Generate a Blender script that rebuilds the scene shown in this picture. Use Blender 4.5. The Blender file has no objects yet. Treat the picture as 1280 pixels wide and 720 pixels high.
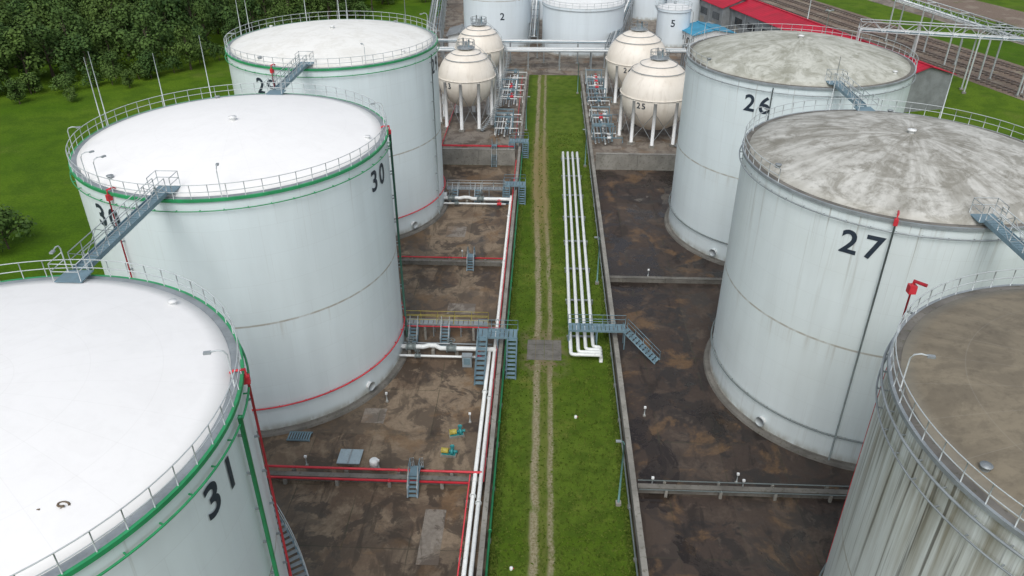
import bpy, math, random
from mathutils import Vector, Matrix
random.seed(7)
sc=bpy.context.scene
PI=math.pi
# ---------------------------------------------------------------- materials
class NT:
    def __init__(s,name):
        s.m=bpy.data.materials.new(name); s.m.use_nodes=True
        s.t=s.m.node_tree; s.n=s.t.nodes; s.l=s.t.links
        s.b=s.n['Principled BSDF']
        s.tc=s.n.new('ShaderNodeTexCoord')
    def lk(s,a,b): s.l.new(a,b)
    def val(s,sock,v):
        if hasattr(v,'links') or isinstance(v,bpy.types.NodeSocket): s.lk(v,sock)
        else: sock.default_value=v
    def map(s,scale=(1,1,1),loc=(0,0,0),src=None,rot=(0,0,0)):
        n=s.n.new('ShaderNodeMapping'); s.lk(src or s.tc.outputs['Object'],n.inputs['Vector'])
        n.inputs['Scale'].default_value=scale; n.inputs['Location'].default_value=loc; n.inputs['Rotation'].default_value=rot
        return n.outputs[0]
    def noise(s,vec,scale,detail=4,rough=.55,dist=0):
        n=s.n.new('ShaderNodeTexNoise'); s.lk(vec,n.inputs['Vector']); n.inputs['Scale'].default_value=scale
        n.inputs['Detail'].default_value=detail; n.inputs['Roughness'].default_value=rough; n.inputs['Distortion'].default_value=dist
        return n.outputs['Fac']
    def ramp(s,f,a,b,va=0.,vb=1.):
        n=s.n.new('ShaderNodeMapRange'); s.lk(f,n.inputs[0]); n.inputs[1].default_value=a;n.inputs[2].default_value=b
        n.inputs[3].default_value=va;n.inputs[4].default_value=vb; n.interpolation_type='SMOOTHSTEP'
        return n.outputs[0]
    def math(s,op,a,b=0.,c=0.):
        n=s.n.new('ShaderNodeMath'); n.operation=op; s.val(n.inputs[0],a); s.val(n.inputs[1],b); s.val(n.inputs[2],c)
        return n.outputs[0]
    def mix(s,f,a,b,mode='MIX'):
        n=s.n.new('ShaderNodeMix'); n.data_type='RGBA'; n.blend_type=mode
        s.val(n.inputs[0],f)
        for i,v in ((6,a),(7,b)):
            if isinstance(v,bpy.types.NodeSocket): s.lk(v,n.inputs[i])
            else: n.inputs[i].default_value=(*v,1)
        return n.outputs[2]
    def sep(s,src=None):
        n=s.n.new('ShaderNodeSeparateXYZ'); s.lk(src or s.tc.outputs['Object'],n.inputs[0]); return n.outputs
    def comb(s,x,y,z):
        n=s.n.new('ShaderNodeCombineXYZ'); s.val(n.inputs[0],x);s.val(n.inputs[1],y);s.val(n.inputs[2],z); return n.outputs[0]
    def bump(s,h,st=.3,d=.05):
        n=s.n.new('ShaderNodeBump'); s.lk(h,n.inputs['Height']); n.inputs['Strength'].default_value=st; n.inputs['Distance'].default_value=d
        s.lk(n.outputs[0],s.b.inputs['Normal'])
    def out(s,col,rough=.6,metal=0.,spec=None):
        if isinstance(col,bpy.types.NodeSocket): s.lk(col,s.b.inputs['Base Color'])
        else: s.b.inputs['Base Color'].default_value=(*col,1)
        s.val(s.b.inputs['Roughness'],rough); s.b.inputs['Metallic'].default_value=metal
        if spec is not None: s.b.inputs['Specular IOR Level'].default_value=spec
        return s.m

def mat_paint(name,col,rough=.5,metal=0.,var=.25,dirt=(.12,.09,.06),dirtamt=.3,scale=.6):
    n=NT(name); v=n.map()
    a=n.noise(v,scale,5); b=n.noise(v,scale*7,3)
    c=n.mix(n.ramp(a,.3,.7),col,tuple(x*(1-var) for x in col))
    c=n.mix(n.math('MULTIPLY',n.ramp(b,.52,.75),dirtamt),c,dirt)
    return n.out(c,rough,metal)

def mat_shell(name,grime=.3,base=(.74,.79,.80),seamc=(.34,.30,.23)):
    n=NT(name); x,y,z=n.sep()
    s1=n.noise(n.map((1,1,.035)),1.6,6,.65)
    s2=n.noise(n.map((1,1,.10),(7,3,1)),.6,4)
    cl=n.noise(n.map((1,1,1),(3,9,2)),.16,3)
    top=n.ramp(z,9,22,0.12,1.)
    bot=n.ramp(z,6,0,0,.8)
    mask=n.math('MAXIMUM',top,bot)
    st=n.math('MULTIPLY',n.ramp(s1,.62-.25*grime,.85-.15*grime),mask)
    st=n.math('MULTIPLY',st,min(1,grime*1.35))
    c=n.mix(n.ramp(s2,.3,.75),base,tuple(k*.93 for k in base))
    c=n.mix(n.math('MULTIPLY',n.ramp(cl,.4,.75),.25*grime+.02),c,(.50,.52,.44))
    c=n.mix(st,c,(.24,.21,.14))
    s4=n.noise(n.map((1,1,.012),(11,5,8)),4.5,4,.6)
    run=n.math('MULTIPLY',n.ramp(s4,.60,.70),n.ramp(n.math('ADD',z,n.math('MULTIPLY',s2,8.)),17.5,25.5))
    c=n.mix(n.math('MULTIPLY',run,min(.9,.12+grime*.8)),c,(.20,.17,.11))
    if grime>.6:
        s3=n.noise(n.map((1,1,.02),(1,5,8)),3.2,5,.6)
        c=n.mix(n.math('MULTIPLY',n.math('MULTIPLY',n.ramp(s3,.50,.64),n.ramp(z,6,20,.25,1.)),.85),c,(.06,.05,.035))
        s5=n.noise(n.map((1,1,.05),(1,15,8)),.9,5,.6)
        c=n.mix(n.math('MULTIPLY',n.math('MULTIPLY',n.ramp(s5,.45,.6),n.ramp(z,12,21.5)),.5),c,(.17,.15,.09))
    m=n.math('MODULO',z,2.43); seam=n.math('LESS_THAN',m,.05)
    c=n.mix(n.math('MULTIPLY',seam,.07),c,(.3,.3,.28))
    ang=n.math('ARCTAN2',y,x); crs=n.math('FLOOR',n.math('DIVIDE',z,2.43))
    va=n.math('ADD',n.math('MULTIPLY',ang,24/(2*PI)),n.math('MULTIPLY',crs,.37))
    vs=n.math('LESS_THAN',n.math('FRACT',n.math('ADD',va,50.)),.012)
    c=n.mix(n.math('MULTIPLY',vs,.08),c,(.3,.3,.28))
    wn=n.n.new('ShaderNodeTexWhiteNoise'); wn.noise_dimensions='2D'
    n.lk(n.comb(n.math('FLOOR',n.math('ADD',va,50.)),crs,0.),wn.inputs['Vector'])
    c=n.mix(n.math('MULTIPLY',wn.outputs['Value'],.06),c,(.55,.60,.60))
    d=n.math('ABSOLUTE',n.math('SUBTRACT',z,10.95))
    ms=n.math('MULTIPLY',n.ramp(d,.12,.03),n.ramp(n.noise(n.map((1,1,1)),1.3,4),.25,.6,.15,.8))
    c=n.mix(ms,c,seamc)
    below=n.math('MULTIPLY',n.ramp(z,8.6,10.9),n.math('LESS_THAN',z,10.95))
    c=n.mix(n.math('MULTIPLY',n.math('MULTIPLY',below,n.ramp(s1,.5,.75)),.3+.3*grime),c,seamc)
    ft=n.math('MULTIPLY',n.ramp(z,1.2,.1),n.ramp(n.noise(n.map((1,1,.4)),1.1,4),.3,.65,.1,.8))
    c=n.mix(ft,c,(.22,.19,.12))
    n.bump(n.noise(n.map((1,1,1.2),(4,4,4)),.45,2),.25,.12)
    return n.out(c,.42)

def mat_roof(name,grime=.1,R=12.5,base=(.83,.84,.83),dark=(.20,.18,.14),off=0):
    n=NT(name); x,y,z=n.sep()
    r=n.math('SQRT',n.math('ADD',n.math('MULTIPLY',x,x),n.math('MULTIPLY',y,y)))
    cx=n.math('DIVIDE',x,n.math('ADD',r,.3)); cy=n.math('DIVIDE',y,n.math('ADD',r,.3))
    v=n.comb(n.math('MULTIPLY',cx,9.),n.math('MULTIPLY',cy,9.),n.math('MULTIPLY',r,.22))
    rad=n.noise(v,1.1,6,.65)
    big=n.noise(n.map((1,1,1),(off,off*2,0)),.13,5,.6,.6)
    med=n.noise(n.map((1,1,1),(off*3,off,0)),.42,7,.72,.8)
    fine=n.noise(n.map(),1.7,6,.7)
    c=n.mix(n.ramp(big,.3,.7),base,tuple(k*(1-.12*grime-.02) for k in base))
    g=n.math('MULTIPLY',n.ramp(rad,.56-.25*grime,.85-.25*grime),grime*.8)
    g=n.math('MULTIPLY',g,n.ramp(big,.35,.62,.35,1))
    c=n.mix(g,c,dark)
    c=n.mix(n.math('MULTIPLY',n.ramp(med,.46,.60),grime*.7),c,dark)
    c=n.mix(n.math('MULTIPLY',n.ramp(fine,.48,.70),grime*.5),c,tuple(k*.7 for k in dark))
    c=n.mix(n.math('MULTIPLY',n.ramp(r,R-1.3,R-.2),.12+.4*grime),c,(.38,.37,.32))
    ang=n.math('ARCTAN2',y,x)
    f=n.math('FRACT',n.math('ADD',n.math('MULTIPLY',ang,28/(2*PI)),50.))
    w=n.math('DIVIDE',.035*28/(2*PI),n.math('ADD',r,.01))
    c=n.mix(n.math('MULTIPLY',n.math('LESS_THAN',f,w),.06+.12*grime),c,(.35,.34,.3))
    rr=n.math('LESS_THAN',n.math('MODULO',r,3.1),.05)
    c=n.mix(n.math('MULTIPLY',rr,.05+.10*grime),c,(.35,.34,.3))
    return n.out(c,.5 if grime<.3 else .75)

def mat_paving(name,light,mid,dark,wet=.5,thr=.5,off=0):
    n=NT(name); v=n.map((1,1,1),(off,off*.7,0))
    a=n.noise(v,.11,7,.66,.9); b=n.noise(v,.38,7,.68,.6); f=n.noise(v,3.5,5,.7); st=n.noise(n.map((1,.3,1),(off,2,0)),.5,6,.65,.7)
    lt=n.noise(v,.7,7,.7,.5); pd=n.noise(n.map((1,.7,1),(off+40,9,0)),.16,6,.6,.8)
    c=n.mix(n.ramp(a,thr-.07,thr+.06),mid,light)
    c=n.mix(n.math('MULTIPLY',n.ramp(b,.49,.56),.85),c,dark)
    c=n.mix(n.math('MULTIPLY',n.ramp(st,.54,.62),.7),c,tuple(k*.75 for k in dark))
    c=n.mix(n.math('MULTIPLY',n.ramp(n.noise(v,.23,6,.66,.5),.54,.64),.6),c,(.19,.11,.05))
    c=n.mix(n.math('MULTIPLY',n.ramp(lt,.58,.66),.5),c,tuple(k*1.25 for k in light))
    c=n.mix(n.math('MULTIPLY',n.ramp(f,.35,.7),.40),c,tuple(k*.55 for k in mid))
    x,y,z=n.sep()
    wob=n.math('MULTIPLY',n.math('SUBTRACT',n.noise(v,.8,2),.5),.15)
    jx=n.math('LESS_THAN',n.math('MODULO',n.math('ADD',n.math('ADD',x,200.3),wob),4.9),.09)
    jy=n.math('LESS_THAN',n.math('MODULO',n.math('ADD',n.math('ADD',y,200.),wob),6.1),.09)
    jm=n.ramp(n.noise(v,.3,3),.4,.6,.1,.55)
    c=n.mix(n.math('MULTIPLY',n.math('MAXIMUM',jx,jy),jm),c,(.035,.04,.02))
    wn=n.n.new('ShaderNodeTexWhiteNoise'); wn.noise_dimensions='2D'
    n.lk(n.comb(n.math('FLOOR',n.math('DIVIDE',n.math('ADD',x,200.3),4.9)),n.math('FLOOR',n.math('DIVIDE',n.math('ADD',y,200.),6.1)),0.),wn.inputs['Vector'])
    c=n.mix(n.ramp(wn.outputs['Value'],.3,1,0,.22),c,tuple(k*1.1 for k in light))
    pm=n.math('MULTIPLY',n.ramp(pd,.535,.565),wet)
    c=n.mix(n.math('MULTIPLY',pm,.75),c,tuple(k*.8 for k in dark))
    rg=n.math('SUBTRACT',n.ramp(b,.47,.56,.8,.8-.4*wet),n.math('MULTIPLY',pm,.42))
    rg=n.math('MAXIMUM',rg,.10)
    n.bump(f,.3*(1-wet*.5),.02)
    return n.out(c,rg,0,.45)

def mat_grass(name,a,b,c3,s=1.,dry=(.20,.19,.06),dryamt=.3):
    n=NT(name); v=n.map()
    big=n.noise(v,.02*s,5,.6,.5); m=n.noise(v,.22*s,6,.65); f=n.noise(v,3.*s,4,.75)
    c=n.mix(n.ramp(big,.35,.65),a,b)
    c=n.mix(n.math('MULTIPLY',n.ramp(m,.42,.62),.6),c,c3)
    c=n.mix(n.math('MULTIPLY',n.ramp(n.noise(v,.09*s,6,.7),.54,.72),dryamt),c,dry)
    c=n.mix(n.ramp(f,.3,.7,0,.5),c,tuple(k*.45 for k in c3))
    n.bump(f,.6,.1)
    return n,c
n,c=mat_grass('field_grass',(.070,.150,.005),(.115,.195,.012),(.048,.105,.006)); FIELD=n.out(c,.9,0,.12)

n,c=mat_grass('lane_grass',(.082,.145,.010),(.125,.190,.024),(.050,.092,.010),3.,(.24,.22,.06),.55)
x,y,z=n.sep()
xc=n.ramp(y,66,116,.52,-.45)
wob=n.math('MULTIPLY',n.math('SUBTRACT',n.noise(n.map((0,1,0)),.25,3),.5),.6)
d=n.math('SUBTRACT',n.math('SUBTRACT',x,xc),wob)
nz=n.noise(n.map((1,.35,1)),1.6,5,.7)
nz2=n.noise(n.map((1,1,1),(3,3,3)),5,3,.7)
for s_,w,amt in ((-.62,.45,1.),(.62,.32,.85)):
    dd=n.math('ABSOLUTE',n.math('SUBTRACT',n.math('ADD',d,n.math('MULTIPLY',n.math('SUBTRACT',nz2,.5),.35)),s_))
    k=n.math('MULTIPLY',n.ramp(dd,w,w*.3),n.ramp(nz,.30,.50))
    rutc=n.mix(n.ramp(nz2,.35,.65),(.40,.36,.27),(.20,.17,.10))
    c=n.mix(n.math('MULTIPLY',k,amt),c,rutc)
mid=n.math('MULTIPLY',n.ramp(n.math('ABSOLUTE',d),1.6,.4),n.ramp(nz,.3,.6,.25,.75))
c=n.mix(n.math('MULTIPLY',mid,.55),c,(.17,.155,.055))
far=n.math('MULTIPLY',n.math('MULTIPLY',n.ramp(y,78,100),n.ramp(y,135,112)),n.math('MULTIPLY',n.ramp(n.math('ABSOLUTE',d),1.6,.6),n.ramp(nz,.3,.5,.3,.85)))
c=n.mix(far,c,(.23,.185,.08))
wear=n.math('MULTIPLY',n.ramp(n.math('ABSOLUTE',n.math('SUBTRACT',y,63)),5.5,1.5),n.ramp(n.noise(n.map(),.8,4),.4,.6))
c=n.mix(n.math('MULTIPLY',wear,n.ramp(n.math('ABSOLUTE',d),3,1)),c,(.19,.155,.09))
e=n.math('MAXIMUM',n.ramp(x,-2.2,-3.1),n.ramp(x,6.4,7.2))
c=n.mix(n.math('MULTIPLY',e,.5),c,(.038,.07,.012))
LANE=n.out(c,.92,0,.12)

PAV_L=mat_paving('stained_concrete',(.25,.19,.13),(.13,.09,.06),(.050,.036,.025),.6,.50,0)
PAV_R=mat_paving('wet_dark_concrete',(.10,.075,.057),(.055,.039,.031),(.022,.017,.015),.9,.56,31)
PAV_G=mat_paving('grey_concrete_yard',(.25,.22,.185),(.18,.145,.11),(.09,.07,.055),.2,.45,57)
CONC=mat_paint('concrete',(.30,.29,.26),.85,0,.35,(.11,.10,.07),.7,.5)
CONCD=mat_paint('dark_concrete',(.19,.18,.16),.85,0,.4,(.07,.07,.04),.7,.6)
WHITEP=mat_paint('white_pipe_paint',(.80,.83,.82),.4,0,.1,(.3,.27,.2),.3,.8)
WHITE=mat_paint('white_paint',(.78,.80,.80),.45,0,.08,(.4,.38,.3),.3,.4)
STEEL=mat_paint('galvanised_steel',(.36,.40,.42),.5,.35,.25,(.2,.17,.13),.3,1.)
RAILM=mat_paint('railing_steel',(.55,.60,.61),.5,.2,.15,(.3,.28,.25),.2,1.)
BLUEST=mat_paint('blue_grey_steel',(.20,.31,.37),.5,.2,.2,(.2,.17,.13),.3,1.)
RED=mat_paint('red_paint',(.66,.035,.055),.45,0,.25,(.3,.09,.06),.3,1.)
GREEN=mat_paint('green_paint',(.03,.34,.13),.45,0,.25,(.1,.15,.07),.3,1.)
DGREEN=mat_paint('dark_green_pipe',(.035,.13,.09),.5,0,.25)
YELLOW=mat_paint('yellow_paint',(.50,.42,.08),.45,0,.2)
TEAL=mat_paint('teal_paint',(.03,.27,.28),.45,0,.2)
NAVY=mat_paint('number_paint',(.022,.035,.055),.5,0,.1,(.1,.1,.1),.25)
GREYST=mat_paint('grey_conduit',(.22,.26,.26),.5,.2,.2)
LIDM=mat_paint('metal_cover',(.38,.47,.52),.35,.3,.2)
RUBBER=mat_paint('brown_hose',(.16,.12,.08),.7)
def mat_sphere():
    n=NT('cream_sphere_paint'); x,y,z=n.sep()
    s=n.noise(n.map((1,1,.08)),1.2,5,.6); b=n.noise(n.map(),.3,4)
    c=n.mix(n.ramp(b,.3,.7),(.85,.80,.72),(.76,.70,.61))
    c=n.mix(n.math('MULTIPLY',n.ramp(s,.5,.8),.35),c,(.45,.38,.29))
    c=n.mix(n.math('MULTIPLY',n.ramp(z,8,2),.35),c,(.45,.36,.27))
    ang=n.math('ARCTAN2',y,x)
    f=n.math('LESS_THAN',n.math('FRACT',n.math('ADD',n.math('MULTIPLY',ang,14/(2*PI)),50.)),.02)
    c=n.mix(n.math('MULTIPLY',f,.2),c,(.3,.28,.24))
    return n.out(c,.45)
CREAM=mat_sphere()
def mat_redroof():
    n=NT('red_roof_sheet'); x,y,z=n.sep()
    w=n.math('LESS_THAN',n.math('FRACT',n.math('MULTIPLY',y,.9)),.18)
    b=n.noise(n.map(),.25,5)
    c=n.mix(n.ramp(b,.3,.7),(.50,.018,.045),(.36,.02,.04)); c=n.mix(n.math('MULTIPLY',w,.45),c,(.20,.012,.02))
    return n.out(c,.6,0,.2)
REDROOF=mat_redroof()
BLUEROOF=mat_paint('blue_roof_sheet',(.04,.30,.48),.5)
CLAD=mat_paint('grey_cladding',(.24,.26,.27),.6,0,.3)
GLASS=mat_paint('dark_glazing',(.03,.04,.05),.15)
n=NT('rail_ballast'); v=n.map(); c=n.mix(n.ramp(n.noise(v,3,5,.7),.35,.65),(.22,.165,.125),(.12,.09,.07)); c=n.mix(n.math('MULTIPLY',n.ramp(n.noise(v,.15,5,.6),.5,.62),.55),c,(.28,.245,.19)); c=n.mix(n.math('MULTIPLY',n.ramp(n.noise(v,.2,5,.7),.57,.68),.5),c,(.08,.11,.02)); BALLAST=n.out(c,.95)
RAILST=mat_paint('worn_rail',(.36,.30,.26),.35,.6)
SLEEP=mat_paint('rail_sleeper',(.10,.08,.07),.9)
BARK=mat_paint('bark',(.09,.07,.05),.9)
def mat_leaf(name,a,b,c3):
    n=NT(name)
    oi=n.n.new('ShaderNodeObjectInfo'); g=n.n.new('ShaderNodeNewGeometry')
    c=n.mix(n.ramp(oi.outputs['Random'],0,1),a,b)
    c=n.mix(n.math('MULTIPLY',g.outputs['Random Per Island'],.65),c,c3)
    c=n.mix(n.math('MULTIPLY',n.ramp(n.noise(n.map(),.35,3),.4,.65),.4),c,tuple(k*.45 for k in a))
    return n.out(c,.75,0,.2)
LEAF=mat_leaf('foliage',(.034,.082,.022),(.078,.130,.026),(.105,.175,.040))
n=NT('tuft_grass'); g_=n.n.new('ShaderNodeNewGeometry'); TUFT=n.out(n.mix(g_.outputs['Random Per Island'],(.060,.115,.012),(.17,.22,.045)),.9,0,.1)

# ---------------------------------------------------------------- mesh builder
class G:
    def __init__(s): s.v=[];s.f=[];s.mi=[];s.sm=[];s.mats=[]
    def m(s,mat):
        if mat not in s.mats: s.mats.append(mat)
        return s.mats.index(mat)
    def add(s,vs,fs,mat,smooth=False):
        o=len(s.v); s.v+= [tuple(p) for p in vs]; k=s.m(mat)
        for f in fs: s.f.append([i+o for i in f]); s.mi.append(k); s.sm.append(smooth)
    def box(s,c,d,mat,rz=0.):
        x,y,z=[k/2 for k in d]; ca,sa=math.cos(rz),math.sin(rz)
        vs=[]
        for a in(-x,x):
            for b in(-y,y):
                for e in(-z,z): vs.append((c[0]+a*ca-b*sa,c[1]+a*sa+b*ca,c[2]+e))
        s.add(vs,[(0,1,3,2),(4,6,7,5),(0,4,5,1),(2,3,7,6),(0,2,6,4),(1,5,7,3)],mat)
    def tube(s,pts,r,mat,seg=6,closed=False,caps=True,r2=None):
        P=[Vector(p) for p in pts]; n=len(P); vs=[]
        for i in range(n):
            if closed: d=P[(i+1)%n]-P[i-1]
            else: d=P[min(i+1,n-1)]-P[max(i-1,0)]
            if d.length<1e-6: d=Vector((0,0,1))
            d.normalize()
            up=Vector((0,0,1)) if abs(d.z)<.9 else Vector((0,1,0))
            a=d.cross(up).normalized(); b=d.cross(a)
            rr=r if r2 is None else r+(r2-r)*i/(n-1)
            for k in range(seg):
                t=2*PI*k/seg; vs.append(P[i]+a*(rr*math.cos(t))+b*(rr*math.sin(t)))
        fs=[]
        for i in range(n if closed else n-1):
            j=(i+1)%n
            for k in range(seg):
                l=(k+1)%seg; fs.append((i*seg+k,i*seg+l,j*seg+l,j*seg+k))
        if caps and not closed:
            fs.append(tuple(range(seg))); fs.append(tuple((n-1)*seg+k for k in reversed(range(seg))))
        s.add(vs,fs,mat,True)
    def lathe(s,prof,mat,seg=96,c=(0,0),smooth=True,close_top=False):
        vs=[];fs=[]
        for r,z in prof:
            for k in range(seg):
                t=2*PI*k/seg; vs.append((c[0]+r*math.cos(t),c[1]+r*math.sin(t),z))
        for i in range(len(prof)-1):
            for k in range(seg):
                l=(k+1)%seg; fs.append((i*seg+k,i*seg+l,(i+1)*seg+l,(i+1)*seg+k))
        if close_top: fs.append(tuple((len(prof)-1)*seg+k for k in range(seg)))
        s.add(vs,fs,mat,smooth)
    def ring(s,R,z,r,mat,seg=96,a0=None,a1=None,ts=6):
        if a0 is None: s.tube([(R*math.cos(2*PI*k/seg),R*math.sin(2*PI*k/seg),z) for k in range(seg)],r,mat,ts,True)
        else: s.tube([(R*math.cos(a0+(a1-a0)*k/seg),R*math.sin(a0+(a1-a0)*k/seg),z) for k in range(seg+1)],r,mat,ts)
    def obj(s,name,parent=None,loc=(0,0,0),rz=0.):
        me=bpy.data.meshes.new(name); me.from_pydata(s.v,[],s.f); me.validate()
        if len(me.polygons)==len(s.f):
            me.polygons.foreach_set('material_index',s.mi); me.polygons.foreach_set('use_smooth',s.sm)
        for m in s.mats: me.materials.append(m)
        me.update()
        o=bpy.data.objects.new(name,me); sc.collection.objects.link(o); o.location=loc; o.rotation_euler=(0,0,rz)
        if parent: o.parent=parent
        return o
def empty(name,loc=(0,0,0),rz=0.):
    e=bpy.data.objects.new(name,None); sc.collection.objects.link(e); e.location=loc; e.rotation_euler=(0,0,rz); e.empty_display_size=1; return e
def sheet(name,x0,y0,x1,y1,z,mat):
    g=G(); g.add([(x0,y0,z),(x1,y0,z),(x1,y1,z),(x0,y1,z)],[(0,1,2,3)],mat); return g.obj(name)

def text_geo(body,size,bold=.03):
    cu=bpy.data.curves.new('t','FONT'); cu.body=body; cu.size=size; cu.align_x='CENTER'; cu.align_y='CENTER'; cu.offset=bold; cu.resolution_u=5; cu.space_character=1.3
    o=bpy.data.objects.new('t',cu); sc.collection.objects.link(o)
    bpy.context.view_layer.update()
    dg=bpy.context.evaluated_depsgraph_get(); me=o.evaluated_get(dg).to_mesh()
    vs=[tuple(v.co) for v in me.vertices]; fs=[tuple(p.vertices) for p in me.polygons]
    o.evaluated_get(dg).to_mesh_clear()
    bpy.data.objects.remove(o); bpy.data.curves.remove(cu)
    return vs,fs
def cyl_text(g,body,size,R,z,ang,mat,bold=.045):
    vs,fs=text_geo(body,size,bold)
    out=[]
    for x,y,_ in vs:
        a=ang+x/R; out.append(((R+.045)*math.cos(a),(R+.045)*math.sin(a),z+y))
    g.add(out,fs,mat)

def handrail(g,pts,h=1.1,mat=RAILM,step=1.5,r=.03,mid=True):
    P=[Vector(p) for p in pts]
    for lvl in ((h,h*.55) if mid else (h,)):
        g.tube([p+Vector((0,0,lvl)) for p in P],r,mat,5)
    for i in range(len(P)-1):
        L=(P[i+1]-P[i]).length; n=max(1,round(L/step))
        for k in range(n+(1 if i==len(P)-2 else 0)):
            q=P[i].lerp(P[i+1],k/n); g.tube([q,q+Vector((0,0,h))],r,mat,5)
def stairs(g,lo,hi,w,mat,rail=RAILM):
    lo=Vector(lo);hi=Vector(hi); d=hi-lo; f=Vector((d.x,d.y,0)); L=f.length; f.normalize(); sd=Vector((f.y,-f.x,0))
    n=max(2,round(d.z/.22)); rz=math.atan2(f.y,f.x)
    for k in range(n):
        p=lo+d*((k+.5)/n); g.box((p.x,p.y,p.z),(L/n*.95,w,.05),mat,rz)
    for s_ in(-1,1):
        o=sd*(w/2*s_); a=lo+o;b=hi+o
        g.tube([a,b],.08,mat,4)
        handrail(g,[a,b],1.0,rail,1.1,.028)

# ---------------------------------------------------------------- tanks
def tank_angle(cx,cy,theta):
    """world angle of a point on the shell, theta degrees round from the side facing the lane's south end"""
    er=Vector((cx,cy)).normalized(); ep=Vector((er.y,-er.x)); t=math.radians(theta)
    p=-er*math.cos(t)+ep*math.sin(t); return math.atan2(p.y,p.x)

def gooseneck(g,a,R,z,h=2.2,mat=RAILM):
    c,s_=math.cos(a),math.sin(a)
    def P(r,zz): return (r*c,r*s_,zz)
    g.tube([P(R,z),P(R,z+h-.3),P(R-.12,z+h-.08),P(R-.4,z+h),P(R-.7,z+h-.05)],.04,mat,6)
    g.box(P(R-.85,z+h-.08),(.34,.2,.1),STEEL,a)

def riser(g,R,z1,a,mat,r=.07,head=None,z0=0.3):
    c,s_=math.cos(a),math.sin(a); rr=R+.28
    g.tube([(rr*c,rr*s_,z0),(rr*c,rr*s_,z1)],r,mat,7)
    k=z0+1
    while k<z1:
        g.box(((R+.14)*c,(R+.14)*s_,k),(.3,.12,.08),STEEL,a); k+=2.4
    if head:
        g.box(((R+.22)*c,(R+.22)*s_,z1+.25),(.36,.28,.45),head,a)
        g.tube([((R+.25)*c,(R+.25)*s_,z1+.45),((R+.25)*c,(R+.25)*s_,z1+.85),((R-.3)*c,(R-.3)*s_,z1+.85),((R-.45)*c,(R-.45)*s_,z1+.75)],.075,head,6)

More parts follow.
